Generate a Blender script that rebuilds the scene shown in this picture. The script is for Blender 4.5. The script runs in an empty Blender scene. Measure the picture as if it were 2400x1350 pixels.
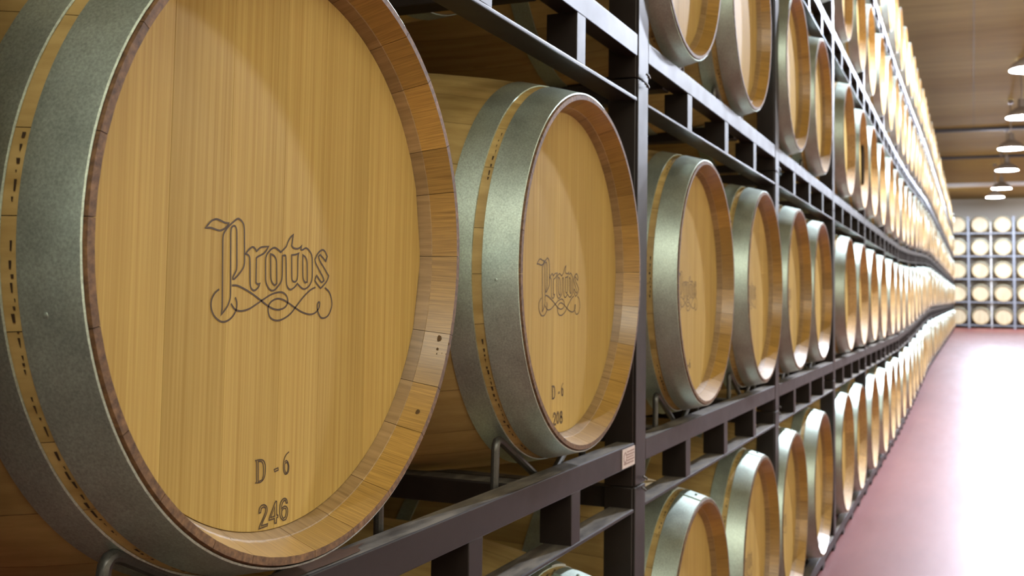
import bpy, bmesh, math, random
from mathutils import Matrix, Vector
random.seed(11)
C = bpy.context.scene.collection
SC = bpy.context.scene
PI = math.pi
CAM_H = 1.13            # camera height above the near floor

# ------------------------------------------------------------------ camera
F_PX, YAW, PITCH, ROLL, CX, CY = 2454.6, 0.415, 0.0642, -0.0157, 1200.0, 540.4
cam_d = bpy.data.cameras.new('camera')
cam = bpy.data.objects.new('camera', cam_d); C.objects.link(cam)
cam_d.sensor_width = 36.0
cam_d.lens = F_PX / 2400 * 36.0
cam_d.shift_x = (1200 - CX) / 2400
cam_d.shift_y = (CY - 675) / 2400
cam_d.clip_start = 0.02; cam_d.clip_end = 200
right0 = Vector((math.cos(YAW), math.sin(YAW), 0)); fwd0 = Vector((-math.sin(YAW), math.cos(YAW), 0)); up0 = Vector((0, 0, 1))
fwd = fwd0 * math.cos(PITCH) + up0 * math.sin(PITCH)
up1 = up0 * math.cos(PITCH) - fwd0 * math.sin(PITCH)
rgt = right0 * math.cos(ROLL) - up1 * math.sin(ROLL)
upv = right0 * math.sin(ROLL) + up1 * math.cos(ROLL)
M = Matrix((( rgt.x, upv.x, -fwd.x, 0), (rgt.y, upv.y, -fwd.y, 0), (rgt.z, upv.z, -fwd.z, CAM_H), (0, 0, 0, 1)))
cam.matrix_world = M
cam_d.dof.use_dof = True
cam_d.dof.focus_distance = 1.06
cam_d.dof.aperture_fstop = 11.0
SC.camera = cam

# ------------------------------------------------------------------ world and exposure
w = bpy.data.worlds.new('world'); SC.world = w; w.use_nodes = True
w.node_tree.nodes['Background'].inputs[0].default_value = (1, 0.95, 0.88, 1)
w.node_tree.nodes['Background'].inputs[1].default_value = 0.02
SC.view_settings.view_transform = 'Standard'; SC.view_settings.look = 'None'
SC.view_settings.gamma = 1.0; SC.view_settings.use_curve_mapping = False
SC.view_settings.exposure = 0.2
LAMP_W = 420.0          # pendant lamps over the aisle
LAMP_COL = (0.86, 0.93, 1.10)
LAMP_COL_FAR = (0.84, 0.93, 1.12)
FILL_W = 120.0          # unseen fill lights added just under the ceiling
FILL_COL = (1.0, 0.97, 0.80)
def area(name, loc, rot, sx, sy, power, col):
    d = bpy.data.lights.new(name, 'AREA'); d.shape = 'RECTANGLE'; d.size = sx; d.size_y = sy; d.energy = power; d.color = col
    o = bpy.data.objects.new(name, d); C.objects.link(o); o.location = loc; o.rotation_euler = rot
    return o
area('hall_light', (5.0, 6.0, 4.9), (0, 0, 0), 2.0, 12.0, FILL_W * 1.0, FILL_COL)
area('hall_light', (2.8, -4.0, 4.9), (0, 0, 0), 5.0, 3.0, FILL_W * 2.4, (1.0, 0.99, 0.86))
area('hall_light', (5.0, 24.0, 4.9), (0, 0, 0), 2.0, 18.0, FILL_W * 1.6, (1.0, 0.98, 0.92))
area('hall_light', (2.5, 38.5, 4.9), (0, 0, 0), 6.0, 1.2, FILL_W * 7.5, LAMP_COL_FAR)

SIDE_FILL_Y = (0.5, 4.5, 8.5)
SIDE_FILL_W, SIDE_FILL_COL = 2250.0, (1.0, 0.975, 0.83)      # unseen side fill added to brighten the barrel heads
for wy in SIDE_FILL_Y: area('window_light', (6.92, wy, 2.3), (0, -PI / 2, 0), 2.2, 3.2, SIDE_FILL_W / 3, SIDE_FILL_COL)

# ------------------------------------------------------------------ layout constants
D_BAR = 0.5687          # distance of the barrel ends from the camera line
D_RACK = 0.5937         # distance of the rack face
POST0, BAY = 0.4282, 1.5509
BEAM0, TIER = -1.061, 0.789
R_CH, R_BI, LEN = 0.285, 0.350, 0.95
def sstep(a, b, x):
    t = min(1, max(0, (x - a) / (b - a))); return t * t * (3 - 2 * t)
def dz(s):              # the cellar floor rises gently towards its far end
    return 0.21 * sstep(9.0, 18.0, s) + 0.0042 * max(0, s - 18)
def P(s, D, h): return Vector((-D, s, h + CAM_H))
def project(s, D, h):
    v = Vector((-D, s, h)); z = v.dot(fwd)
    if z < 0.05: return None
    return CX + F_PX * v.dot(rgt) / z, CY - F_PX * v.dot(upv) / z

# ------------------------------------------------------------------ materials
def new_mat(name):
    m = bpy.data.materials.new(name); m.use_nodes = True
    nt = m.node_tree; b = nt.nodes['Principled BSDF']
    return m, nt, b
def N(nt, t, **kw):
    n = nt.nodes.new(t)
    for k, v in kw.items():
        if k.startswith('_'): setattr(n, k[1:], v)
        else: n.inputs[k.replace('__', ' ')].default_value = v
    return n
def ramp(nt, fac, stops):
    r = nt.nodes.new('ShaderNodeValToRGB')
    e = r.color_ramp.elements
    while len(e) < len(stops): e.new(0.5)
    for el, (p, c) in zip(e, stops): el.position = p; el.color = (*c, 1)
    nt.links.new(fac, r.inputs[0]); return r.outputs[0]
def mixc(nt, fac, a, b, mode='MIX'):
    n = nt.nodes.new('ShaderNodeMix'); n.data_type = 'RGBA'; n.blend_type = mode
    for i, v in ((0, fac), (6, a), (7, b)):
        if isinstance(v, (int, float)): n.inputs[i].default_value = v
        elif isinstance(v, tuple): n.inputs[i].default_value = (*v, 1)
        else: nt.links.new(v, n.inputs[i])
    return n.outputs[2]
def math_n(nt, op, a, b=None):
    n = nt.nodes.new('ShaderNodeMath'); n.operation = op
    for i, v in ((0, a), (1, b)):
        if v is None: continue
        if isinstance(v, (int, float)): n.inputs[i].default_value = v
        else: nt.links.new(v, n.inputs[i])
    return n.outputs[0]
def coords(nt, scale, rnd=True):
    tc = nt.nodes.new('ShaderNodeTexCoord'); mp = nt.nodes.new('ShaderNodeMapping')
    mp.inputs['Scale'].default_value = scale
    nt.links.new(tc.outputs['Object'], mp.inputs['Vector'])
    if rnd:
        oi = nt.nodes.new('ShaderNodeObjectInfo'); ml = math_n(nt, 'MULTIPLY', oi.outputs['Random'], 37.0)
        cx = nt.nodes.new('ShaderNodeCombineXYZ')
        for i in range(3): nt.links.new(ml, cx.inputs[i])
        nt.links.new(cx.outputs[0], mp.inputs['Location'])
    return mp.outputs[0]
def noise(nt, vec, scale, detail=4, rough=0.55):
    n = nt.nodes.new('ShaderNodeTexNoise'); n.inputs['Scale'].default_value = scale
    n.inputs['Detail'].default_value = detail; n.inputs['Roughness'].default_value = rough
    nt.links.new(vec, n.inputs['Vector']); return n.outputs['Fac']
def bump(nt, b, h, strength, dist=0.002):
    n = nt.nodes.new('ShaderNodeBump'); n.inputs['Strength'].default_value = strength; n.inputs['Distance'].default_value = dist
    nt.links.new(h, n.inputs['Height']); nt.links.new(n.outputs[0], b.inputs['Normal'])
def rand_value(nt, col, amount):
    oi = nt.nodes.new('ShaderNodeObjectInfo')
    v = math_n(nt, 'ADD', math_n(nt, 'MULTIPLY', oi.outputs['Random'], amount), 1 - amount / 2)
    h = nt.nodes.new('ShaderNodeHueSaturation'); nt.links.new(col, h.inputs['Color']); nt.links.new(v, h.inputs['Value'])
    return h.outputs[0]
def angle_value(nt, col, count, amount):      # stave to stave tone on one-piece barrels, by angle about the axis
    tc = nt.nodes.new('ShaderNodeTexCoord'); sp = nt.nodes.new('ShaderNodeSeparateXYZ'); nt.links.new(tc.outputs['Object'], sp.inputs[0])
    a = math_n(nt, 'ARCTAN2', sp.outputs[0], sp.outputs[2])
    k = math_n(nt, 'FLOOR', math_n(nt, 'MULTIPLY', a, count / (2 * PI)))
    oi = nt.nodes.new('ShaderNodeObjectInfo')
    wn = nt.nodes.new('ShaderNodeTexWhiteNoise'); wn.noise_dimensions = '2D'
    cb = nt.nodes.new('ShaderNodeCombineXYZ'); nt.links.new(k, cb.inputs[0]); nt.links.new(oi.outputs['Random'], cb.inputs[1])
    nt.links.new(cb.outputs[0], wn.inputs['Vector'])
    v = math_n(nt, 'ADD', math_n(nt, 'MULTIPLY', wn.outputs['Value'], amount), 1 - amount / 2)
    h = nt.nodes.new('ShaderNodeHueSaturation'); nt.links.new(col, h.inputs['Color']); nt.links.new(v, h.inputs['Value'])
    return h.outputs[0]
def wood(name, dark, light, grain, rough=0.5, var=0.14, big=(3, 3, 1), spots=False, by_angle=False, bstr=0.12):
    m, nt, b = new_mat(name)
    v = coords(nt, grain)
    f = noise(nt, v, 1.0, 6, 0.6)
    col = ramp(nt, f, [(0.30, dark), (0.50, tuple((x + y) / 2 for x, y in zip(dark, light))), (0.68, light)])
    v2 = coords(nt, big)
    f2 = noise(nt, v2, 1.0, 3, 0.5)
    tone = ramp(nt, f2, [(0.3, (0.80, 0.78, 0.74)), (0.7, (1.06, 1.05, 1.04))])
    col = mixc(nt, 1.0, col, tone, 'MULTIPLY')
    if spots:
        v3 = coords(nt, (11, 7, 11))
        f3 = noise(nt, v3, 1.0, 2, 0.4)
        s = ramp(nt, f3, [(0.70, (0, 0, 0)), (0.76, (1, 1, 1))])
        col = mixc(nt, math_n(nt, 'MULTIPLY', s, 0.6), col, (0.10, 0.065, 0.025))
    col = angle_value(nt, col, 24, var) if by_angle else rand_value(nt, col, var)
    nt.links.new(col, b.inputs['Base Color'])
    b.inputs['Roughness'].default_value = rough
    bump(nt, b, f, bstr, 0.001)
    return m
W_D, W_L = (0.40, 0.235, 0.075), (0.58, 0.375, 0.145)
mat_head = wood('oak_head', (0.45, 0.295, 0.082), (0.60, 0.430, 0.142), (300, 300, 2.2), 0.62, 0.05, (5, 5, 0.7))
for q_ in ('Specular IOR Level',): mat_head.node_tree.nodes['Principled BSDF'].inputs[q_].default_value = 0.12
mat_stave = wood('oak_stave', (0.44, 0.300, 0.095), (0.63, 0.460, 0.175), (60, 2.0, 60), 0.55, 0.16, (6, 1.5, 6), spots=True)
mat_bevel = wood('oak_bevel', (0.28, 0.163, 0.036), (0.54, 0.340, 0.088), (620, 16, 16), 0.36, 0.34, (4, 4, 4))
for q_, v_ in (('Specular IOR Level', 0.6), ('Coat Weight', 0.55), ('Coat Roughness', 0.28)): mat_bevel.node_tree.nodes['Principled BSDF'].inputs[q_].default_value = v_
mat_inner = wood('oak_inner_chime', (0.26, 0.17, 0.07), (0.42, 0.285, 0.13), (200, 14, 14), 0.4, 0.25, (5, 5, 5))
mat_end = wood('oak_end_grain', (0.07, 0.035, 0.014), (0.26, 0.14, 0.055), (160, 160, 160), 0.7, 0.30, (20, 20, 20))
mat_body = wood('oak_body', (0.44, 0.300, 0.105), (0.63, 0.460, 0.20), (60, 2.0, 60), 0.55, 0.16, (6, 1.5, 6), spots=True, by_angle=True)
mat_bevel2 = wood('oak_bevel_body', (0.36, 0.225, 0.078), (0.58, 0.39, 0.175), (110, 160, 110), 0.55, 0.30, (9, 9, 9), by_angle=True)

def metal(name, base, rough, metallic=0.75, var=0.10, fine=0.25):
    m, nt, b = new_mat(name)
    f = noise(nt, coords(nt, (1, 1, 1)), 420, 3, 0.7)
    f2 = noise(nt, coords(nt, (1, 1, 1)), 14, 4, 0.6)
    c = ramp(nt, f, [(0.3, tuple(x * (1 - fine) for x in base)), (0.7, tuple(min(1, x * (1 + fine)) for x in base))])
    t = ramp(nt, f2, [(0.3, (0.80, 0.80, 0.78)), (0.7, (1.08, 1.08, 1.05))])
    c = mixc(nt, 1.0, c, t, 'MULTIPLY')
    c = rand_value(nt, c, var)
    nt.links.new(c, b.inputs['Base Color'])
    b.inputs['Metallic'].default_value = metallic
    r = math_n(nt, 'ADD', math_n(nt, 'MULTIPLY', f2, 0.2), rough - 0.1)
    nt.links.new(r, b.inputs['Roughness'])
    bump(nt, b, f, 0.06, 0.0005)
    return m
mat_hoop = metal('galvanised_hoop', (0.555, 0.655, 0.580), 0.44, 0.80)
mat_rack = metal('rack_paint', (0.020, 0.014, 0.011), 0.47, 0.0, 0.06, 0.12)
def add_dust(m, col):
    nt = m.node_tree; b = nt.nodes['Principled BSDF']
    g = nt.nodes.new('ShaderNodeNewGeometry'); sp = nt.nodes.new('ShaderNodeSeparateXYZ'); nt.links.new(g.outputs['True Normal'], sp.inputs[0])
    up = math_n(nt, 'GREATER_THAN', sp.outputs[2], 0.97)
    f = noise(nt, coords(nt, (9, 40, 40)), 1.0, 5, 0.65)
    k = ramp(nt, f, [(0.36, (0.25, 0.25, 0.25)), (0.60, (1, 1, 1))])
    fac = math_n(nt, 'MULTIPLY', up, k)
    old = b.inputs['Base Color'].links[0].from_socket
    nt.links.new(mixc(nt, fac, old, col), b.inputs['Base Color'])
    oldr = b.inputs['Roughness'].links[0].from_socket
    nt.links.new(math_n(nt, 'ADD', oldr, math_n(nt, 'MULTIPLY', fac, 0.35)), b.inputs['Roughness'])
add_dust(mat_rack, (0.20, 0.175, 0.135)); mat_rack.node_tree.nodes['Principled BSDF'].inputs['Specular IOR Level'].default_value = 0.30
mat_rod = metal('rod_steel', (0.10, 0.095, 0.085), 0.36, 0.6, 0.1, 0.2)
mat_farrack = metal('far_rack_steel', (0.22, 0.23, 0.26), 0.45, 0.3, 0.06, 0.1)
def plain(name, col, rough=0.6, metallic=0.0):
    m, nt, b = new_mat(name)
    f = noise(nt, coords(nt, (1, 1, 1)), 60, 4, 0.6)
    c = ramp(nt, f, [(0.3, tuple(x * 0.88 for x in col)), (0.7, tuple(min(1, x * 1.1) for x in col))])
    nt.links.new(c, b.inputs['Base Color']); b.inputs['Roughness'].default_value = rough; b.inputs['Metallic'].default_value = metallic
    return m
mat_burn = plain('burnt_line', (0.045, 0.024, 0.008), 0.7)
mat_burn_mid = plain('burnt_groove', (0.105, 0.060, 0.020), 0.7)
mat_rust = plain('rust', (0.115, 0.055, 0.022), 0.6)
mat_sticker = plain('sticker_paper', (0.68, 0.58, 0.52), 0.55)
mat_ink = plain('sticker_ink', (0.36, 0.24, 0.20), 0.6)
mat_shade = plain('lamp_shade_enamel', (0.80, 0.80, 0.78), 0.35)
mat_shade_out = plain('lamp_shade_outside', (0.16, 0.12, 0.085), 0.5)
mat_white = plain('pale_beam', (0.72, 0.70, 0.66), 0.5)
mat_joint = plain('dark_joint', (0.035, 0.028, 0.025), 0.6)

m, nt, b = new_mat('resin_floor')
f = noise(nt, coords(nt, (0.9, 0.22, 1), False), 1.6, 5, 0.6)
c = ramp(nt, f, [(0.3, (0.135, 0.036, 0.030)), (0.7, (0.195, 0.064, 0.054))])
nt.links.new(c, b.inputs['Base Color'])
f2 = noise(nt, coords(nt, (3.0, 0.5, 1), False), 2.0, 5, 0.6)
nt.links.new(math_n(nt, 'ADD', math_n(nt, 'MULTIPLY', f2, 0.16), 0.36), b.inputs['Roughness']); b.inputs['Specular IOR Level'].default_value = 0.22
bump(nt, b, f2, 0.05, 0.01)
mat_floor = m
m, nt, b = new_mat('ceiling_boards')
f = noise(nt, coords(nt, (0.35, 3.0, 1), False), 1.5, 6, 0.65)
c = ramp(nt, f, [(0.3, (0.245, 0.168, 0.046)), (0.7, (0.34, 0.245, 0.076))])
nt.links.new(c, b.inputs['Base Color']); b.inputs['Roughness'].default_value = 0.85
mat_ceil = m
mat_wall = plain('plaster_wall', (0.62, 0.57, 0.48), 0.8)
mat_head_overlit = wood('pale_oak_head', (0.52, 0.43, 0.26), (0.66, 0.56, 0.36), (95, 95, 2.2), 0.5, 0.10, (7, 7, 0.9))  # oak head colour lightened to stand in for overexposure at the far end
mat_wall_dark = plain('concrete_wall', (0.20, 0.17, 0.13), 0.9)

# ------------------------------------------------------------------ mesh helpers
class MB:
    def __init__(self): self.v = []; self.f = []; self.mi = []
    def face(self, idx, mi=0): self.f.append(idx); self.mi.append(mi)
    def box(self, x0, x1, y0, y1, z0, z1, mi=0, bev=0.0):
        if bev <= 0:
            i = len(self.v)
            self.v += [(x0,y0,z0),(x1,y0,z0),(x1,y1,z0),(x0,y1,z0),(x0,y0,z1),(x1,y0,z1),(x1,y1,z1),(x0,y1,z1)]
            for q in ((0,3,2,1),(4,5,6,7),(0,1,5,4),(1,2,6,5),(2,3,7,6),(3,0,4,7)): self.face([i+k for k in q], mi)
            return
        bm = bmesh.new(); bmesh.ops.create_cube(bm, size=1)
        for v in bm.verts: v.co = Vector((x0 + (v.co.x + .5) * (x1 - x0), y0 + (v.co.y + .5) * (y1 - y0), z0 + (v.co.z + .5) * (z1 - z0)))
        bmesh.ops.bevel(bm, geom=bm.edges[:], offset=bev, segments=2, profile=0.5, affect='EDGES')
        self.add_bm(bm, mi)
    def add_bm(self, bm, mi=0):
        bm.verts.index_update(); i = len(self.v)
        self.v += [tuple(v.co) for v in bm.verts]
        for f in bm.faces: self.face([i + v.index for v in f.verts], mi)
        bm.free()
    def lathe_y(self, prof, seg, mis, closed=True, a0=0.0, a1=2 * PI):     # prof: (r, y) list; axis = y
        full = abs(a1 - a0 - 2 * PI) < 1e-6
        n = seg if full else seg + 1
        i = len(self.v); k = len(prof)
        for j in range(n):
            a = a0 + (a1 - a0) * j / seg
            for r, y in prof: self.v.append((r * math.sin(a), y, r * math.cos(a)))
        for j in range(seg):
            j2 = (j + 1) % n if full else j + 1
            for q in range(k if closed else k - 1):
                q2 = (q + 1) % k
                self.face([i + j*k + q, i + j*k + q2, i + j2*k + q2, i + j2*k + q], mis[q] if isinstance(mis, (list, tuple)) else mis)
        if not full:
            self.face([i + q for q in range(k)], mis[0] if isinstance(mis, (list, tuple)) else mis)
            self.face([i + seg*k + q for q in range(k)][::-1], mis[0] if isinstance(mis, (list, tuple)) else mis)
    def disc_y(self, r, y, seg, mi=0):
        i = len(self.v)
        for j in range(seg):
            a = 2 * PI * j / seg; self.v.append((r * math.sin(a), y, r * math.cos(a)))
        self.face([i + j for j in range(seg)], mi)
    def tube(self, pts, r, seg=10, mi=0):
        pts = [Vector(p) for p in pts]; i = len(self.v)
        for k, p in enumerate(pts):
            d = (pts[min(k+1, len(pts)-1)] - pts[max(k-1, 0)]).normalized()
            a = d.orthogonal() if k == 0 else (prev - d * prev.dot(d))
            a.normalize(); prev = a.copy(); bb = d.cross(a)
            for j in range(seg):
                t = 2 * PI * j / seg; self.v.append(tuple(p + a * (r * math.cos(t)) + bb * (r * math.sin(t))))
        for k in range(len(pts) - 1):
            for j in range(seg):
                j2 = (j + 1) % seg
                self.face([i + k*seg + j, i + k*seg + j2, i + (k+1)*seg + j2, i + (k+1)*seg + j], mi)
        self.face([i + j for j in range(seg)][::-1], mi); self.face([i + (len(pts)-1)*seg + j for j in range(seg)], mi)
    def mesh(self, name, mats, smooth=True, angle=35):
        me = bpy.data.meshes.new(name); me.from_pydata(self.v, [], self.f)
        for m in (mats if isinstance(mats, (list, tuple)) else [mats]): me.materials.append(m)
        me.polygons.foreach_set('material_index', self.mi)
        bm = bmesh.new(); bm.from_mesh(me); bmesh.ops.recalc_face_normals(bm, faces=bm.faces[:]); bm.to_mesh(me); bm.free()
        if smooth:
            me.polygons.foreach_set('use_smooth', [True] * len(me.polygons)); me.set_sharp_from_angle(angle=math.radians(angle))
        me.update(); return me
def ob(name, me, parent=None, loc=(0, 0, 0), rot=(0, 0, 0)):
    o = bpy.data.objects.new(name, me); C.objects.link(o); o.parent = parent; o.location = loc; o.rotation_euler = rot
    return o
def thing(name, label, cat, loc, rotz=0.0, group=None, me=None):
    o = bpy.data.objects.new(name, me); C.objects.link(o); o.location = loc; o.rotation_euler = (0, 0, rotz)
    o['label'] = label; o['category'] = cat
    if group: o['group'] = group
    return o
def struct(name, me, loc=(0, 0, 0)):
    o = ob(name, me, None, loc); o['kind'] = 'structure'; return o
ORD = ['first','second','third','fourth','fifth','sixth','seventh','eighth','ninth','tenth','eleventh','twelfth','thirteenth','fourteenth','fifteenth','sixteenth','seventeenth','eighteenth','nineteenth']
def ordinal(n):
    if n <= 19: return ORD[n - 1]
    t = {2:'twent',3:'thirt',4:'fort',5:'fift'}[n // 10]
    return t + 'ieth' if n % 10 == 0 else t + 'y-' + ORD[n % 10 - 1]

# ------------------------------------------------------------------ the hall
CEIL = 3.95 + CAM_H
mb = MB(); ys = [-6 + 0.5 * i for i in range(99)]
for y in ys:
    for x in (-3.0, -0.56, 1.0, 7.0): mb.v.append((x, y, dz(y)))
for j in range(len(ys) - 1):
    for k in range(3): mb.face([j*4+k, j*4+k+1, (j+1)*4+k+1, (j+1)*4+k])
struct('floor', mb.mesh('floor', mat_floor))
mb = MB(); mb.box(-3.1, 7.2, -6.1, 43.1, CEIL, CEIL + 0.15); struct('ceiling', mb.mesh('ceiling', mat_ceil, False))
mb = MB(); mb.box(-3.15, -3.0, -6.1, 43.1, -0.2, CEIL); struct('wall_left', mb.mesh('wall_left', mat_wall_dark, False))
mb = MB()
wz0, wz1 = 1.15, 3.45
ed = [-6.1]
for wy in SIDE_FILL_Y: ed += [wy - 1.65, wy + 1.65]
ed += [43.1]
for i in range(0, len(ed), 2): mb.box(7.0, 7.15, ed[i], ed[i+1], -0.2, CEIL)
for wy in SIDE_FILL_Y: mb.box(7.0, 7.15, wy - 1.65, wy + 1.65, -0.2, wz0); mb.box(7.0, 7.15, wy - 1.65, wy + 1.65, wz1, CEIL)
struct('wall_right', mb.mesh('wall_right', mat_wall, False))
for i, wy in enumerate(SIDE_FILL_Y):  # unseen windows added to go with the side fill
    mb = MB()
    for x in (wy - 1.65, wy - 0.03, wy + 1.59): mb.box(7.02, 7.08, x, x + 0.06, wz0, wz1)
    for z in (wz0, wz1 - 0.06): mb.box(7.02, 7.08, wy - 1.65, wy + 1.65, z, z + 0.06)
    struct('window_%d' % (i + 1), mb.mesh('window_frame', mat_white, False))
mb = MB(); mb.box(-3.0, 7.0, 42.6, 42.75, -0.2, CEIL); struct('wall_far', mb.mesh('wall_far', mat_wall, False))
mb = MB(); mb.box(-3.0, 7.0, -6.1, -6.0, -0.2, CEIL); struct('wall_near', mb.mesh('wall_near', mat_wall, False))
mb = MB(); mb.box(-3.0, -0.62, -1.35, -1.2, -0.1, CEIL); struct('wall_end', mb.mesh('wall_end', mat_wall_dark, False))  # unseen wall added to keep light out of the rack gaps
for n, s in ((1, 25.3), (2, 30.1)):                                       # dark roof joists across the ceiling
    mb = MB(); mb.box(-3.0, 7.0, s, s + 0.16, CEIL - 0.07, CEIL, 0, 0.01); struct('trim_%d' % n, mb.mesh('trim', mat_joint))
mb = MB(); mb.box(-3.0, 7.0, 36.8, 37.1, CEIL - 0.12, CEIL, 0, 0.02); struct('trim_3', mb.mesh('trim', mat_white))  # pale strip stands in for a horizontal lamp flare streak
mb = MB()
for x in (-1.3, 0.05, 1.4): mb.box(x, x + 0.006, -6, 25.3, CEIL - 0.002, CEIL + 0.001)
struct('trim_4', mb.mesh('trim', mat_joint, False))

# ------------------------------------------------------------------ barrel meshes
def rout(t, rc=R_CH): return R_BI - (R_BI - rc) * ((t - LEN / 2) / (LEN / 2)) ** 2
def stave_profile(k=1.0):
    rc = R_CH * k
    ts = [0.0, 0.012, 0.05, 0.10, 0.17, 0.26, 0.37, 0.475, 0.58, 0.69, 0.78, 0.85, 0.90, 0.938, LEN]
    out = [(rout(t, rc) - (0.001 if t in (0.0, LEN) else 0), t) for t in ts]
    inn = [(rc - 0.008, LEN), (rc - 0.020, LEN - 0.029), (rc - 0.026, LEN - 0.045), (R_BI - 0.03, LEN / 2), (rc - 0.027, 0.050), (rc - 0.0255, 0.043), (rc - 0.0195, 0.0285), (rc - 0.0185, 0.0280), (rc - 0.008, 0.0)]
    prof = out + inn
    n = len(prof); no = len(out)
    mis = [2] + [0] * (no - 2) + [2, 1, 3, 0, 0, 3, 3, 3, 1, 2]
    return prof, mis
STAVE_CACHE = {}
def stave_mesh(deg, k):
    key = (deg, k)
    if key not in STAVE_CACHE:
        prof, mis = stave_profile(k); mb = MB(); a = math.radians(deg) / 2 - 0.0011
        mb.lathe_y(prof, 4 if deg > 13 else 3, mis, True, -a, a)
        STAVE_CACHE[key] = mb.mesh('stave', [mat_stave, mat_bevel, mat_end, mat_inner], True, 25)
    return STAVE_CACHE[key]
def hoop_mesh(t0, t1, k=1.0, seg=96, lap=True):
    rc = R_CH * k; th = 0.0022
    prof = [(rout(t0, rc) + 0.0004, t0), (rout(t0, rc) + th, t0 + 0.0004), (rout((t0+t1)/2, rc) + th, (t0+t1)/2), (rout(t1, rc) + th, t1 - 0.0004), (rout(t1, rc) + 0.0004, t1)]
    mb = MB(); mb.lathe_y(prof, seg, 0, True)
    if lap:
        p2 = [(r + th if i in (1, 2, 3) else r, t) for i, (r, t) in enumerate(prof)]
        mb.lathe_y(p2, 6, 0, True, -0.075, 0.14)
    return mb.mesh('hoop', mat_hoop, True, 30)
def rivet_mesh():
    mb = MB(); bm = bmesh.new(); bmesh.ops.create_uvsphere(bm, u_segments=10, v_segments=6, radius=0.0038)
    for v in bm.verts: v.co.z *= 0.45
    mb.add_bm(bm); return mb.mesh('rivet', mat_hoop)
RIVET = rivet_mesh()
HOOPS = [(0.0025, 0.052), (0.066, 0.104), (0.290, 0.330), (0.620, 0.660), (0.846, 0.884), (0.898, 0.9475)]
HOOP_A = {}
def hoops(k, seg, lap):
    key = (k, seg, lap)
    if key not in HOOP_A: HOOP_A[key] = [hoop_mesh(a, b_, k, seg, lap) for a, b_ in HOOPS]
    return HOOP_A[key]
HEAD_T = 0.041
def board_meshes(splits, r):
    out = []
    for x0, x1 in zip(splits[:-1], splits[1:]):
        g = 0.0001; x0 += g; x1 -= g; n = 9
        xs = [x0 + (x1 - x0) * i / n for i in range(n + 1)]
        loop = [(x, math.sqrt(max(0, r*r - x*x))) for x in xs] + [(x, -math.sqrt(max(0, r*r - x*x))) for x in reversed(xs)]
        mb = MB(); k = len(loop); c = 0.00025; xm = (x0 + x1) / 2
        inner = [(min(max(x, x0 + c), x1 - c), z * (1 - c / r)) for x, z in loop]
        for x, z in inner: mb.v.append((x, HEAD_T, z))
        for x, z in loop: mb.v.append((x, HEAD_T + c, z))
        for x, z in loop: mb.v.append((x, HEAD_T + 0.02, z))
        mb.face(list(range(k)))
        for q in range(k):
            q2 = (q + 1) % k
            mb.face([q, q2, k + q2, k + q]); mb.face([k + q, k + q2, 2*k + q2, 2*k + q])
        mb.face(list(range(2*k, 3*k)))
        out.append(mb.mesh('head_board', mat_head, True, 20))
    return out
R_HEAD = R_CH - 0.0256
BOARDS = {}
def boards(variant, k):
    if (variant, k) not in BOARDS:
        r = R_CH * k - 0.0256
        s = [[-1, -0.62, -0.33, -0.03, 0.22, 0.55, 1], [-1, -0.55, -0.21, 0.08, 0.37, 0.68, 1], [-1, -0.66, -0.40, -0.10, 0.17, 0.43, 0.70, 1]][variant]
        BOARDS[(variant, k)] = board_meshes([x * r for x in s], r)
    return BOARDS[(variant, k)]
mb = MB(); mb.disc_y(R_HEAD, LEN - 0.045, 48); REAR_HEAD = mb.mesh('rear_head', mat_head, False)
def body_mesh(seg):
    prof, mis = stave_profile(); mb = MB(); mb.lathe_y(prof, seg, mis, True)
    return mb.mesh('barrel_body', [mat_body, mat_bevel2, mat_end, mat_bevel2], True, 25)
BODY_B = body_mesh(72)
mb = MB(); mb.lathe_y([(0.0, HEAD_T), (R_HEAD - 0.0006, HEAD_T), (R_HEAD, HEAD_T + 0.0006), (R_HEAD, HEAD_T + 0.02), (0.0, HEAD_T + 0.02)], 64, 0, True)
HEAD_B = mb.mesh('barrel_head', mat_head, True, 20)
def far_mesh(seg):
    prof, mis = stave_profile(); mb = MB()
    keep = [0, 1, 2, 3, 5, 7, 9, 11, 13, 14]
    p = [prof[i] for i in keep] + [(0.0, LEN)]; mb.lathe_y(p, seg, 0, False)
    q = [(R_CH - 0.001, 0.0), (R_CH - 0.008, 0.0), (R_CH - 0.0195, 0.0285), (R_CH - 0.0256, 0.043)]
    mb.lathe_y(q, seg, [2, 1, 1, 1], False)
    mb.lathe_y([(0.0, HEAD_T), (R_HEAD, HEAD_T)], seg, 3, False)
    for a, b_ in HOOPS[:3]:
        mb.lathe_y([(rout(a), a), (rout(a) + 0.0022, a + 0.0004), (rout(b_) + 0.0022, b_ - 0.0004), (rout(b_), b_)], seg, 4, False)
    return mb.mesh('oak_barrel', [mat_body, mat_bevel2, mat_end, mat_head, mat_hoop], True, 30)
FAR = far_mesh(40)

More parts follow.
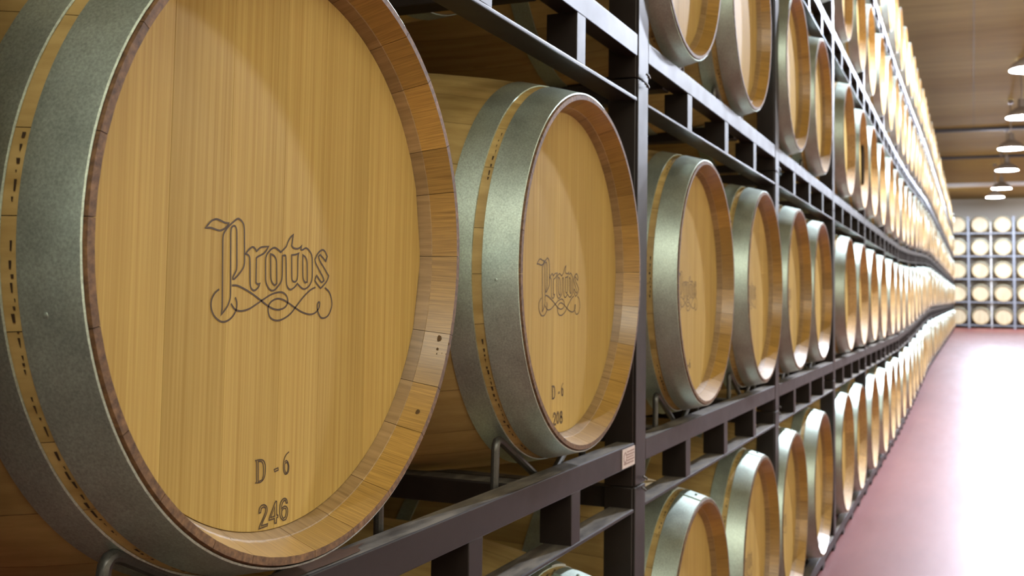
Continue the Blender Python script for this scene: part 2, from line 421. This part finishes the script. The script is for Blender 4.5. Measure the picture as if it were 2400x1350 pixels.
# ------------------------------------------------------------------ burnt lettering, traced as strokes on the head (units: m from the axis)
B1S, B1H = 0.843, 0.045
def pix_to_head(px, py, s0=B1S, h0=B1H, D=D_BAR + HEAD_T):
    a = (px - CX) / F_PX; b_ = (CY - py) / F_PX
    v = fwd + rgt * a + upv * b_
    t = D / -v.x
    return v.y * t - s0, v.z * t - h0
LOGO = [
 [(350,1160),(362,1090),(368,320),(395,270),(440,215),(490,170),(530,140),(565,165),(595,215),(598,640),(560,705),(490,785),(473,783),(472,765),(500,715),(516,680),(516,270),(505,230),(485,218),(462,235),(452,265),(450,960),(440,1010),(415,1075),(385,1115),(350,1160)],
 [(185,243),(215,205),(250,165),(300,147),(345,165),(390,190),(432,193),(415,225),(385,255),(335,275),(280,255),(240,240),(185,243)],
 [(610,515),(640,475),(680,440),(705,455),(725,490),(765,445),(850,440),(830,480),(800,515),(740,545),(722,560),(718,820),(735,840),(758,830),(748,865),(715,900),(690,905),(665,880),(655,840),(655,560),(640,530),(610,515)],
 [(880,905),(850,880),(820,820),(818,560),(840,510),(880,465),(915,448),(950,470),(980,500),(1010,470),(1040,440),(1055,390),(1080,345),(1112,315),(1105,360),(1095,430),(1110,455),(1150,465),(1180,455),(1200,430),(1192,470),(1205,480),(1245,450),(1280,480),(1312,535),(1312,790),(1285,850),(1245,885),(1215,890),(1180,860),(1155,830),(1125,870),(1085,898),(1055,880),(1038,835),(1035,560),(1030,535),(1015,530),(998,540),(995,780),(975,830),(930,885),(905,905),(880,905)],
 [(873,520),(905,530),(935,575),(937,830),(915,850),(890,825),(873,780),(873,520)],
 [(1095,530),(1140,525),(1170,510),(1160,545),(1158,780),(1135,815),(1110,810),(1095,790),(1095,530)],
 [(1212,530),(1240,550),(1258,590),(1258,815),(1235,820),(1212,780),(1212,530)],
 [(1400,880),(1365,840),(1340,800),(1345,770),(1360,745),(1380,780),(1410,820),(1435,800),(1430,770),(1380,680),(1345,610),(1340,575),(1370,510),(1415,470),(1445,485),(1470,545),(1455,595),(1430,565),(1395,525),(1378,545),(1390,590),(1440,670),(1485,750),(1470,800),(1435,845),(1400,880)]]
CURL = [
 [(330,890),(285,930),(250,1000),(245,1080),(270,1160),(320,1215),(370,1235),(430,1215),(480,1165),(510,1100),(515,1030),(500,975)],
 [(465,850),(520,852),(600,890),(680,940),(760,1000),(850,1070),(930,1105),(1000,1095),(1040,1060),(1053,1010),(1040,960),(1000,925),(940,925),(870,950),(800,995),(720,1050),(640,1100),(560,1120),(500,1105),(465,1060),(455,1040)],
 [(1345,870),(1290,900),(1220,970),(1150,1060),(1080,1150),(1000,1205),(930,1220),(870,1190),(848,1130),(850,1070),(880,1020),(940,990),(1000,1000),(1060,1035),(1130,1085),(1200,1130),(1280,1155),(1340,1140),(1380,1090),(1390,1040),(1380,1025),(1365,1055),(1370,1120),(1395,1180),(1430,1195),(1480,1165),(1515,1080),(1515,1000),(1490,920),(1445,875)]]
G_D = [[(235,240),(310,225),(355,240),(380,310),(375,450),(345,525),(300,560),(235,565),(250,545),(252,260),(235,240)],[(275,255),(320,250),(350,300),(352,450),(330,520),(275,545),(275,255)],
 [(505,370),(560,345),(562,380),(510,402),(505,370)],
 [(718,115),(680,150),(650,210),(635,300),(638,390),(660,440),(690,435),(715,390),(720,320),(700,255),(675,240),(655,262)],[(665,275),(690,268),(708,310),(700,390),(675,425),(655,380),(655,300),(665,275)]]
G_2 = [[(285,1000),(290,930),(320,885),(365,875),(400,905),(405,965),(385,1030),(340,1120),(320,1180),(410,1150),(405,1180),(285,1225),(295,1180),(350,1060),(380,980),(380,925),(355,905),(320,930),(310,990),(285,1000)]]
G_4 = [[(525,825),(540,830),(540,1020),(560,1030),(558,1055),(540,1065),(535,1140),(510,1145),(508,1075),(430,1100),(430,1075),(525,825)],[(512,910),(455,1060),(512,1040),(512,910)]]
G_6 = [[(695,850),(685,800),(655,780),(620,800),(590,860),(580,960),(590,1060),(630,1105),(670,1090),(698,1020),(700,940),(680,900),(645,895),(610,935),(615,870),(645,815),(668,815),(675,855),(695,850)],[(640,930),(670,930),(680,980),(665,1050),(635,1075),(610,1030),(615,960),(640,930)]]
def oval(cx, cy, rx, ry, n=18): return [(cx + rx * math.cos(2*PI*i/n), cy - rx * 0.33 * math.cos(2*PI*i/n) + ry * math.sin(2*PI*i/n)) for i in range(n + 1)]
G_0 = [oval(490, 985, 55, 155), oval(490, 985, 30, 120)]
G_8 = [oval(635, 880, 48, 80), oval(635, 880, 24, 50), oval(635, 1020, 58, 90), oval(635, 1020, 32, 58)]
def zl(strokes): return [[pix_to_head(440 + x / 4.5, 480 + y / 4.5) for x, y in s] for s in strokes]
def zd(strokes): return [[pix_to_head(560 + x / 6.1364, 1040 + y / 6.1364) for x, y in s] for s in strokes]
def catmull(p, n=5):
    cl = abs(p[0][0]-p[-1][0]) + abs(p[0][1]-p[-1][1]) < 1e-9
    out = []
    for i in range(len(p) - 1):
        p0 = p[i-1] if i > 0 else (p[-2] if cl else p[0]); p1 = p[i]; p2 = p[i+1]; p3 = p[i+2] if i + 2 < len(p) else (p[1] if cl else p[-1])
        for k in range(n):
            t = k / n
            out.append(tuple(0.5 * (2*b_ + (c_-a)*t + (2*a-5*b_+4*c_-d)*t*t + (3*b_-a-3*c_+d)*t**3) for a, b_, c_, d in zip(p0, p1, p2, p3)))
    out.append(p[-1]); return out
def corner_smooth(p):          # round the gentle bends of a traced outline only, so that points stay sharp
    out = [p[0]]
    for i in range(1, len(p) - 1):
        a, b_, c_ = Vector(p[i-1]), Vector(p[i]), Vector(p[i+1])
        if (b_-a).length > 0 and (c_-b_).length > 0 and (b_-a).angle(c_-b_) < 0.9:
            la, lc = min(0.4 * (b_-a).length, 0.006), min(0.4 * (c_-b_).length, 0.006)
            q0 = b_ + (a-b_).normalized() * la; q2 = b_ + (c_-b_).normalized() * lc
            for t in (0, .33, .67, 1): out.append(tuple(q0*(1-t)**2 + b_*2*t*(1-t) + q2*t*t))
        else: out.append(p[i])
    out.append(p[-1]); return out
def ribbons(mb, strokes, wid, y):
    for p in strokes:
        p = [Vector(q) for q in p]; q = [p[0]]
        for a in p[1:]:
            if (a - q[-1]).length > 1e-5: q.append(a)
        p = q; i = len(mb.v); n = len(p)
        cl = (p[0] - p[-1]).length < 1e-5
        for k in range(n):
            d0 = (p[k] - p[k-1]) if k > 0 else ((p[0] - p[-2]) if cl else (p[1] - p[0]))
            d1 = (p[k+1] - p[k]) if k < n - 1 else ((p[1] - p[0]) if cl else (p[-1] - p[-2]))
            d0.normalize(); d1.normalize(); t = d0 + d1
            t = t.normalized() if t.length > 0.2 else d1
            nn = Vector((-t.y, t.x)); cs = max(0.55, abs(nn.dot(Vector((-d1.y, d1.x)))))
            for o in (-0.5, -0.17, 0.17, 0.5):
                q = p[k] + nn * (o * wid / cs); mb.v.append((q.x, y, q.y))
        for k in range(n - 1):
            for j in range(3): mb.face([i + 4*k + j, i + 4*k + j + 1, i + 4*k + 4 + j + 1, i + 4*k + 4 + j], 1 if j == 1 else 0)
def stamp_mesh(strokes, wid):
    mb = MB(); ribbons(mb, strokes, wid, HEAD_T - 0.0003); return mb.mesh('stamp', [mat_burn, mat_burn_mid], False)
def off(strokes, dx, dy, k=1.0): return [[(x * k + dx, y * k + dy) for x, y in s] for s in strokes]
logo = [corner_smooth(s) for s in zl(LOGO)] + [catmull(s) for s in zl(CURL)]
d6 = [corner_smooth(s) for s in zd(G_D)]
n246 = [corner_smooth(s) for s in zd(G_2 + G_4 + G_6)]
n208 = [corner_smooth(s) for s in zd(G_2)] + zd(G_0 + G_8)

# rows of tiny burnt marks on the bare strip between the two front hoops
def marks_mesh(seed, k):
    rnd = random.Random(seed); mb = MB(); rc = R_CH * k
    a = 0.0
    while a < 2 * PI:
        run = rnd.uniform(0.05, 0.35)
        e = a + run
        if rnd.random() < 0.62:
            while a < e:
                wd = rnd.uniform(0.0015, 0.009); t0 = 0.0535 + rnd.uniform(0.0015, 0.004); t1 = t0 + rnd.uniform(0.001, 0.0032)
                da = wd / rc; i = len(mb.v)
                for aa, t in ((a, t0 + rnd.uniform(0, .001)), (a + da, t0), (a + da, t1), (a, t1 - rnd.uniform(0, .001))):
                    r = rout(t, rc) + 0.0008; mb.v.append((r * math.sin(aa), t, r * math.cos(aa)))
                mb.face([i, i+1, i+2, i+3]); a += da + rnd.uniform(0.002, 0.007) / rc
        a = e + rnd.uniform(0.02, 0.10)
    return mb.mesh('burnt_marks', mat_burn, False)
MARKS = {}

STAVE_SEQ = [12, 15, 10, 14, 17, 12, 11, 16, 13, 12, 17, 10, 14, 12, 15, 14, 11, 17, 12, 14, 15, 10, 13, 16]
_t = sum(STAVE_SEQ); STAVE_SEQ = [round(x * 360 / _t, 3) for x in STAVE_SEQ]
NB = [0]
def barrel_near(label, loc, rotz, k=1.0, group=None, hoop_rot=0.0, texts=(), lap=True):
    NB[0] += 1; rnd = random.Random(100 + NB[0])
    t = thing('oak_barrel', label, 'barrel', loc, rotz, group)
    z = (0, 0, R_BI)
    a = rnd.uniform(0, 360); sh = rnd.randrange(24); seq = STAVE_SEQ[sh:] + STAVE_SEQ[:sh]
    for dg in seq:
        ob('stave', stave_mesh(dg, k), t, z, (0, math.radians(a + dg / 2), 0)); a += dg
    for me in boards(NB[0] % 3 if not texts else (0 if k > 1 else 1), k): ob('head_board', me, t, z)
    ob('rear_head', REAR_HEAD, t, z)
    for i, me in enumerate(hoops(k, 128 if k > 1 else 96, lap)):
        ang = hoop_rot + (rnd.uniform(-0.12, 0.12) if i else 0)
        h = ob('hoop', me, t, z, (0, ang, 0))
        if i < 1:
            tm = sum(HOOPS[i]) / 2; r = rout(tm, R_CH * k) + (0.0044 if lap else 0.0022)
            for da, dt in (((0.02, -0.008), (0.05, 0.008)) if lap else ((0.02, 0.006),)):
                aa = da
                ob('rivet', RIVET, h, (r * math.sin(aa), tm + dt, r * math.cos(aa)), (0, aa, 0))
    key = (NB[0] % 3, k)
    if key not in MARKS: MARKS[key] = marks_mesh(NB[0], k)
    mk = ob('burnt_marks', MARKS[key], t, z); mk['kind'] = 'stuff'; mk['label'] = 'tiny black burnt marks between the two front hoops'
    for nm, me, lb in texts:
        o = ob(nm, me, t, z); o['label'] = lb
    return t
def barrel_mid(label, loc, rotz, group=None, hoop_rot=0.0):
    t = thing('oak_barrel', label, 'barrel', loc, rotz, group); z = (0, 0, R_BI)
    ob('barrel_body', BODY_B, t, z); ob('barrel_head', HEAD_B, t, z)
    for me in hoops(1.0, 64, True)[:4]: ob('hoop', me, t, z, (0, hoop_rot, 0))
    return t
FAR_UP = FAR.copy()
for v in FAR_UP.vertices: v.co.z += R_BI
FAR_OVERLIT = FAR_UP.copy(); FAR_OVERLIT.materials[3] = mat_head_overlit
def barrel_far(label, loc, rotz, group=None):
    return thing('oak_barrel', label, 'barrel', loc, rotz, group, FAR)

# ------------------------------------------------------------------ the long rack of barrels
ROWN = ['bottom row', 'second row up', 'third row up', 'fourth row up', 'top row']
ROWG = ['barrels in the bottom row of the long rack', 'barrels in the second row of the long rack', 'barrels in the third row of the long rack', 'barrels in the fourth row of the long rack', 'barrels in the top row of the long rack']
EXPL = {(-1,0):(0.84,1.60), (-1,1):(0.843,1.607), (-1,2):(0.84,1.56), (0,0):(2.405,3.150), (0,1):(2.450,3.205), (0,2):(2.29,3.00),
        (1,0):(3.80,4.505), (1,1):(3.86,4.565), (1,2):(3.85,4.58), (2,0):(5.486,6.19), (2,1):(5.60,6.31), (2,2):(5.60,6.36)}
def in_frame(s, D, zc):
    for a in range(0, 360, 15):
        for r, d in ((R_CH, D), (R_BI, D + 0.40)):
            p = project(s + r * math.cos(math.radians(a)), d, zc + r * math.sin(math.radians(a)))
            if p and -5 <= p[0] <= 2405 and -5 <= p[1] <= 1355: return True
    return False
NBAYS = 25
near_text = {(-1,1,0): (1.026, [('logo_lettering', stamp_mesh(logo, 0.0017), 'outlined gothic word with a looping flourish burnt into the wood'), ('stamped_code', stamp_mesh(d6, 0.0012), 'burnt outlined code D - 6'), ('stamped_number', stamp_mesh(n246, 0.0013), 'burnt outlined number 246')], 'nearest big oak barrel, head stamped with gothic lettering and the number 246', -1.80),
 (-1,1,1): (1.0, [('logo_lettering', stamp_mesh(off(logo, -0.011, -0.004, 0.97), 0.0017), 'outlined gothic word with a looping flourish burnt into the wood'), ('stamped_code', stamp_mesh(off(d6, -0.020, 0.010, 0.97), 0.0013), 'burnt outlined code D - 6'), ('stamped_number', stamp_mesh(off(n208, -0.021, 0.004, 0.95), 0.0014), 'burnt outlined number 208')], 'second oak barrel beside the steel post, stamped with gothic lettering and the number 208', -1.66),
 (0,1,0): (1.0, [('logo_lettering', stamp_mesh(off(logo, -0.03, 0.0, 0.97), 0.0017), 'outlined gothic word with a looping flourish burnt into the wood'), ('stamped_code', stamp_mesh(off(d6, -0.03, 0.01, 0.97), 0.0020), 'burnt outlined code D - 6')], 'oak barrel just past the first steel post, third in the second row up', 0.35),
 (0,1,1): (1.0, [('logo_lettering', stamp_mesh(off(logo, -0.03, 0.0, 0.97), 0.0016), 'outlined gothic word burnt into the wood')], 'oak barrel left of the second steel post, fourth in the second row up', 0.35)}
LOGO_SMALL = stamp_mesh(off(logo, -0.03, 0.0, 0.97), 0.0017)
for key_ in ((0, 0, 0), (0, 0, 1), (1, 0, 0), (1, 0, 1), (1, 1, 0), (1, 1, 1)):
    near_text[key_] = (1.0, [('logo_lettering', LOGO_SMALL, 'outlined gothic word burnt into the wood')], None, 0.0 if key_[1] == 0 else 0.35)
BARRELS = []
for row in range(5):
    count = 0
    for j in range(-1, NBAYS - 1):
        p0 = POST0 + BAY * (j + 1)
        rnd = random.Random(row * 100 + j)
        cols = EXPL.get((j, row)) or (p0 + 0.385 + rnd.uniform(-0.02, 0.02), p0 + 1.150 + rnd.uniform(-0.02, 0.02))
        for c_, s in enumerate(cols):
            hc = BEAM0 + TIER * row + 0.3185 + dz(s) + rnd.uniform(-0.003, 0.003)
            if (j, row) == (-1, 1): hc = 0.045
            if not in_frame(s, D_BAR, hc): continue
            count += 1
            D = D_BAR + (0 if s < 3.4 else rnd.uniform(-0.006, 0.006))
            tx = near_text.get((j, row, c_))
            lab = tx[2] if tx and tx[2] else 'oak barrel in the %s of the long rack, %s from camera' % (ROWN[row], ordinal(count))
            loc = P(s, D, hc - R_BI)
            hr = (tx[3] if tx else rnd.uniform(-0.25, 0.15))
            near = s < 5.0 and row in (0, 1, 2)
            if near: barrel_near(lab, loc, PI / 2, tx[0] if tx else 1.0, ROWG[row], hr, tx[1] if tx else (), row != 1)
            elif s < 12: barrel_mid(lab, loc, PI / 2, ROWG[row], hr)
            else:
                o = barrel_far(lab, loc, PI / 2, ROWG[row])
                o.data = FAR_UP
            BARRELS.append((row, s))
# small dark knots in the bevelled stave ends of the nearest barrel
first = next(o for o in bpy.data.objects if o.get('label', '').startswith('nearest big'))
for px, py, rad in ((1028, 793, 0.0042), (1050, 806, 0.0021), (1025, 818, 0.0018), (1023, 829, 0.0012), (1034, 828, 0.0015), (1043, 830, 0.0018), (978, 965, 0.0034)):
    best = None
    for i in range(60):
        t = 0.0285 * i / 59; x, z = pix_to_head(px, py, D=D_BAR + t); rb = R_CH * 1.026 - 0.008 - 0.0115 * t / 0.0285
        e = abs(math.hypot(x, z) - rb)
        if best is None or e < best[0]: best = (e, x, t, z)
    bm = bmesh.new(); bmesh.ops.create_uvsphere(bm, u_segments=8, v_segments=5, radius=rad); mb = MB(); mb.add_bm(bm)
    k_ = ob('knot', mb.mesh('knot', mat_burn_mid), first, (best[1], best[2], best[3] + R_BI), (0, math.atan2(best[1], best[3]), 0)); k_.scale = (1, 1, 0.12)
# the rack goes on towards the near end, beside and behind the camera
for row in (1, 2):
    for q, s in enumerate((0.06, -0.72)):
        barrel_mid('oak barrel in the %s, %s beyond the left edge of the picture' % (ROWN[row], ('first', 'second')[q]), P(s, D_BAR, BEAM0 + TIER * row + 0.3185 - R_BI), PI / 2, ROWG[row])
# the second rank of barrels, back to back behind the first, glimpsed through the gaps
n = 0
for row in range(3):
    for s in (1.30, 2.05, 2.85, 3.60):
        n += 1
        barrel_mid('shadowed oak barrel behind the front rank, %s from the camera in the %s' % (ORD[[1.30, 2.05, 2.85, 3.60].index(s)], ROWN[row]),
                   P(s, D_BAR + LEN + 0.13, BEAM0 + TIER * row + 0.3185 - R_BI), PI / 2, 'barrels of the dark second rank')

# ------------------------------------------------------------------ rack modules (local: x along the aisle, y into the rack, z from the rail top)
def bx(x0, x1, y0, y1, z0, z1, bev=0.0025, mat=None, name='rail'):
    mb = MB(); mb.box(x0, x1, y0, y1, z0, z1, 0, bev); return mb.mesh(name, mat or mat_rack, True, 20)
RAIL = bx(0.0375, BAY - 0.0375, 0.0, 0.036, -0.042, 0.0, 0.0018, name='top_rail')
RAIL_B = bx(0.0375, BAY - 0.0375, 0.0, 0.050, -0.131, -0.124, 0.002, name='bottom_rail')
STRUT = bx(-0.021, 0.021, 0.001, 0.056, -0.1245, -0.0415, 0.0015, name='strut')
FOOT = bx(-0.035, 0.035, 0.001, 0.056, -0.069, -0.0415, 0.0015, name='foot')
def post_mesh(z0, z1):
    mb = MB(); mb.box(-0.030, 0.0375, 0.0, 0.052, z0, z1, 0, 0.0018); mb.box(-0.0375, -0.0315, 0.004, 0.060, z0, z1, 0, 0.0015)
    return mb.mesh('post', mat_rack, True, 20)
POST = post_mesh(-0.083, TIER - 0.086)
POST_0 = post_mesh(-0.069, TIER - 0.086)
POST_TOP = post_mesh(-0.083, 0.0)
REAR_POST = {0: bx(-0.03, 0.03, 0.86, 0.91, -0.069, TIER - 0.086, name='rear_post'), 1: bx(-0.03, 0.03, 0.86, 0.91, -0.083, TIER - 0.086, name='rear_post')}
REAR_RAIL = bx(0.0375, BAY - 0.0375, 0.87, 0.906, -0.042, 0.0, name='rear_rail')
TIE = bx(-0.025, 0.025, 0.036, 0.87, -0.046, -0.008, name='cross_tie')
SIDE = bx(-0.02, 0.02, 0.052, 0.86, -0.13, -0.09, name='side_tie')
def pin_mesh():
    mb = MB(); mb.tube([(0, -0.004, 0.0), (0.004, -0.009, -0.004), (0.010, -0.009, -0.007), (0.014, -0.004, -0.004)], 0.0022, 8); return mb.mesh('weld_pin', mat_rod)
PIN = pin_mesh()
def rod_mesh(y, left, rt, base=-0.05):       # W-shaped cradle rod under a barrel: up, down to the middle, up, down
    t = y + D_RACK - D_BAR; R = rout(t if t < 0.4 else LEN - t) + 0.0024 + 0.0064; ph = math.radians(27)
    zt = lambda o: 0.3185 - R / math.cos(ph) + o * math.tan(ph)
    def corner(a, b_, c_, r=0.022):
        a, b_, c_ = Vector(a), Vector(b_), Vector(c_); q0 = b_ + (a - b_).normalized() * r; q2 = b_ + (c_ - b_).normalized() * r
        return [tuple(q0*(1-t)**2 + b_*2*t*(1-t) + q2*t*t) for t in (0, .25, .5, .75, 1)]
    A = (-left - 0.003, y, base); B = (-left, y, zt(left)); Mid = (0.0, y, zt(0)); E = (rt, y, zt(rt)); G = (rt + 0.003, y, base)
    pts = [A] + corner(A, B, Mid) + corner(B, Mid, E, 0.03) + corner(Mid, E, G) + [G]
    mb = MB(); mb.tube(pts, 0.0062, 10); return mb.mesh('cradle_rod', mat_rod)
ROD_F, ROD_R = rod_mesh(0.047, 0.20, 0.17), rod_mesh(0.82, 0.18, 0.18)
ROD_1 = rod_mesh(0.047, 0.19, 0.235)
def rack_single(tier):
    mb = MB(); mb.box(0.0375, BAY - 0.0375, 0, 0.036, -0.042, 0)
    if tier: mb.box(0.0375, BAY - 0.0375, 0, 0.05, -0.131, -0.124)
    z = -0.124 if tier else -0.069
    for x in (0.38, 0.775, 1.17): mb.box(x - 0.021, x + 0.021, 0.001, 0.056, z, -0.042)
    mb.box(-0.030, 0.0375, 0, 0.052, -0.083 if tier else -0.069, (TIER - 0.086) if tier < 4 else 0)
    mb.box(0.0375, BAY - 0.0375, 0.87, 0.906, -0.042, 0.0)
    mb.box(-0.03, 0.03, 0.86, 0.91, -0.083 if tier else -0.069, (TIER - 0.086) if tier < 4 else 0)
    for x in (0.30, 1.06): mb.box(x - 0.025, x + 0.025, 0.036, 0.87, -0.046, -0.008)
    return mb.mesh('rack_frame', mat_rack, False)
RSINGLE = {k: rack_single(k) for k in range(5)}
SECOND = [(s0_, tier_) for tier_ in range(3) for s0_ in (0.93, 2.481)]
TN = ['lowest tier at the floor', 'second tier up', 'third tier up', 'fourth tier up', 'top tier']
for tier in range(5):
    count = 0
    for j in range(-1 if tier in (1, 2) else 0, NBAYS):
        s0 = POST0 + BAY * j; h = BEAM0 + TIER * tier
        if tier == 3 and s0 < 3.0: continue
        if tier == 4 and s0 < 6.3: continue
        if tier == 0 and s0 < 1.5: continue
        count += 1 if j >= 0 else 0
        h0 = h + dz(s0); h1 = h + dz(s0 + BAY)
        loc = P(s0, D_RACK, h0)
        lab = 'grey steel rack frame on the %s, %s bay from the camera' % (TN[tier], ordinal(count))
        if j < 0: lab = 'grey steel rack frame on the %s, beyond the left edge of the picture' % TN[tier]
        grp = 'rack frames on the ' + TN[tier]
        tilt = math.atan2(h1 - h0, BAY)
        if s0 >= 17:
            o = thing('rack_frame', lab, 'rack', loc, 0, grp, RSINGLE[tier])
            o.rotation_euler = (0, -tilt, PI / 2); o.rotation_mode = 'XYZ'
            continue
        t = thing('rack_frame', lab, 'rack', loc, PI / 2, grp); t.rotation_euler = (0, -tilt, PI / 2)
        ob('top_rail', RAIL, t)
        ob('post', POST_TOP if tier == 4 else (POST if tier else POST_0), t)
        if tier: ob('bottom_rail', RAIL_B, t)
        for x in ((0.38, 0.775, 1.17) if j else (0.40, 0.822, 1.197)):
            ob('strut' if tier else 'foot', STRUT if tier else FOOT, t, (x, 0, 0))
        ob('rear_rail', REAR_RAIL, t)
        for x in (0.30, 1.06): ob('cross_tie', TIE, t, (x, 0, 0))
        if tier < 4: ob('rear_post', REAR_POST[min(tier, 1)], t)
        if s0 < 5.0:
            if tier: ob('side_tie', SIDE, t)
            for q, x in ((0, 0.02), (1, 0.0)):
                if tier and j >= 0: ob('weld_pin', PIN, t, (x - 0.012 + 0.012 * q, 0, -0.083 + 0.014 - 0.02 * q))
            for c_ in range(2):
                cols = EXPL.get((j - 1, tier))
                if cols:
                    x = cols[c_] - s0
                    ob('cradle_rod', ROD_1 if (j, tier, c_) == (0, 1, 0) else ROD_F, t, (x, 0, 0)); ob('cradle_rod', ROD_R, t, (x, 0, 0))
        if j == 0 and tier == 1:
            st = ob('paper_label', bx(0, 0.076, -0.0012, 0.0, -0.039, -0.004, 0.0, mat_sticker, 'paper_label'), t, (1.437, 0, 0)); st['label'] = 'small pale pink paper label with faint print'
            mb = MB(); rnd = random.Random(4)
            for row_ in range(5):
                x = 0.026 if row_ < 4 else 0.008
                while x < 0.068:
                    wd = rnd.uniform(0.003, 0.009); mb.box(x, min(x + wd, 0.071), -0.0016, -0.0011, -0.012 - 0.0052 * row_, -0.0092 - 0.0052 * row_); x += wd + 0.002
            for i in range(14):
                a = 2 * PI * i / 14; mb.box(0.0155 + 0.008 * math.cos(a) - 0.0015, 0.0155 + 0.008 * math.cos(a) + 0.0015, -0.0016, -0.0011, -0.020 + 0.009 * math.sin(a) - 0.0015, -0.020 + 0.009 * math.sin(a) + 0.0015)
            ob('label_print', mb.mesh('label_print', mat_ink, False), st)
            mb = MB(); n = 22; rnd = random.Random(8)
            for i in range(n):
                a = 2 * PI * i / n; rr_ = rnd.uniform(0.8, 1.15); mb.v.append((0.475 + 0.10 * rr_ * math.cos(a), 0.0185 + 0.0155 * min(1, rr_) * math.sin(a), 0.0009))
            mb.v.append((0.475, 0.018, 0.0012))
            for i in range(n): mb.face([i, (i + 1) % n, n])
            rp = ob('rust_patch', mb.mesh('rust_patch', mat_rust, False), t); rp['label'] = 'brown rust patch on the rail top'

for s0_, tier_ in SECOND:
    thing('rack_frame', 'shadowed steel rack frame of the second rank, %s bay, %s' % ('first' if s0_ < 1 else 'second', TN[tier_]), 'rack', P(s0_, D_BAR + LEN + 0.155, BEAM0 + TIER * tier_), PI / 2, 'rack frames of the dark second rank', RSINGLE[tier_])
# ------------------------------------------------------------------ the rack across the far end of the hall
FS, FP, FH = 41.2, 0.742, 0.825
FB = -0.826                      # floor height there
FXS = [-(0.49 - FP * k) for k in range(5)]
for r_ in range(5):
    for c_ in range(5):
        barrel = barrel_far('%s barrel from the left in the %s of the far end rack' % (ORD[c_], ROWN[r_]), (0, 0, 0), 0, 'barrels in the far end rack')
        barrel.data = FAR_OVERLIT
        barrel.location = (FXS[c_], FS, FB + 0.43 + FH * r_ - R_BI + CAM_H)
for g in range(3):
    x0 = FXS[0] - FP / 2 - 0.02 + 2 * FP * g - FP
    t = thing('end_rack', ['left bay of the steel rack across the far end', 'middle bay of the steel rack across the far end', 'right bay of the steel rack across the far end'][g], 'rack', (x0, FS, FB + CAM_H), 0, 'bays of the far end rack')
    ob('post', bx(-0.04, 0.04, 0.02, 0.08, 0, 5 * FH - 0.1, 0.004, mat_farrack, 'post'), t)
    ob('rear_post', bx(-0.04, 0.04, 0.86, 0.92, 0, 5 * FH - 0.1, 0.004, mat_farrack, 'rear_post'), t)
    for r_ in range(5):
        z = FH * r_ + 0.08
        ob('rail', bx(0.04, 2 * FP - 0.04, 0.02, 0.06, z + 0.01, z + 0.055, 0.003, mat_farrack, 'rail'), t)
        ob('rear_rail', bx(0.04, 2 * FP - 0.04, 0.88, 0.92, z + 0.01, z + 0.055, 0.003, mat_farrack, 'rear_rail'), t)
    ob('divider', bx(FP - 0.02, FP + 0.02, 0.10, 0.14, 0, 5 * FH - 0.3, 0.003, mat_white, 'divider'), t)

# ------------------------------------------------------------------ pendant lamps over the aisle
def shade_mesh():
    mb = MB(); o = [(0.05, 0.30), (0.06, 0.17), (0.11, 0.14), (0.19, 0.085), (0.232, 0.035), (0.24, 0.0)]
    i = [(r - 0.006, z - 0.002) for r, z in reversed(o)]
    prof = o + i; seg = 32; n = len(prof)
    for j in range(seg):
        a = 2 * PI * j / seg
        for r, z in prof: mb.v.append((r * math.cos(a), r * math.sin(a), z))
    for j in range(seg):
        for q in range(n):
            q2 = (q + 1) % n; j2 = (j + 1) % seg; mb.face([j*n+q, j*n+q2, j2*n+q2, j2*n+q], 0 if q < len(o) - 1 else 1)
    return mb.mesh('lamp_shade', [mat_shade_out, mat_shade])
SHADE = shade_mesh()
m, nt, b = new_mat('lamp_bulb'); b.inputs['Emission Color'].default_value = (1, 0.95, 0.85, 1); b.inputs['Emission Strength'].default_value = 40.0
mat_bulb = m
mb = MB(); bm = bmesh.new(); bmesh.ops.create_uvsphere(bm, u_segments=16, v_segments=10, radius=0.05)
for v in bm.verts: v.co.z *= 1.2
mb.add_bm(bm); BULB = mb.mesh('bulb', mat_bulb)
mb = MB(); mb.tube([(0, 0, 0.28), (0, 0, 0.90)], 0.012, 10); mb.tube([(0, 0, 0.87), (0, 0, 0.95)], 0.05, 14); ROD = mb.mesh('hanger_rod', mat_shade_out)
lamp_h = CEIL - 0.74 - 0.005 - 0.2
LAMPS = [(7.2, 0.70), (11.0, 0.70), (14.7, 0.69), (18.44, 0.745), (22.1, 0.70), (25.6, 0.72), (29.6, 0.70), (31.95, 0.59)]
for i, (s, x) in enumerate(LAMPS):
    t = thing('pendant_lamp', 'bell pendant lamp with a white inside over the aisle, %s along from the camera' % ORD[i], 'lamp', (x, s, lamp_h), 0, 'pendant lamps over the aisle')
    ob('lamp_shade', SHADE, t); ob('bulb', BULB, t, (0, 0, 0.085)); ob('hanger_rod', ROD, t)
    d = bpy.data.lights.new('lamp_light', 'POINT'); d.energy = LAMP_W * (1.0 if s > 20 else (2.5 if i == 0 else 1.6 if i == 1 else 1.0)); d.color = LAMP_COL if s < 20 else LAMP_COL_FAR; d.shadow_soft_size = 0.07
    o = bpy.data.objects.new('lamp_light', d); C.objects.link(o); o.parent = t; o.location = (0, 0, -0.03)
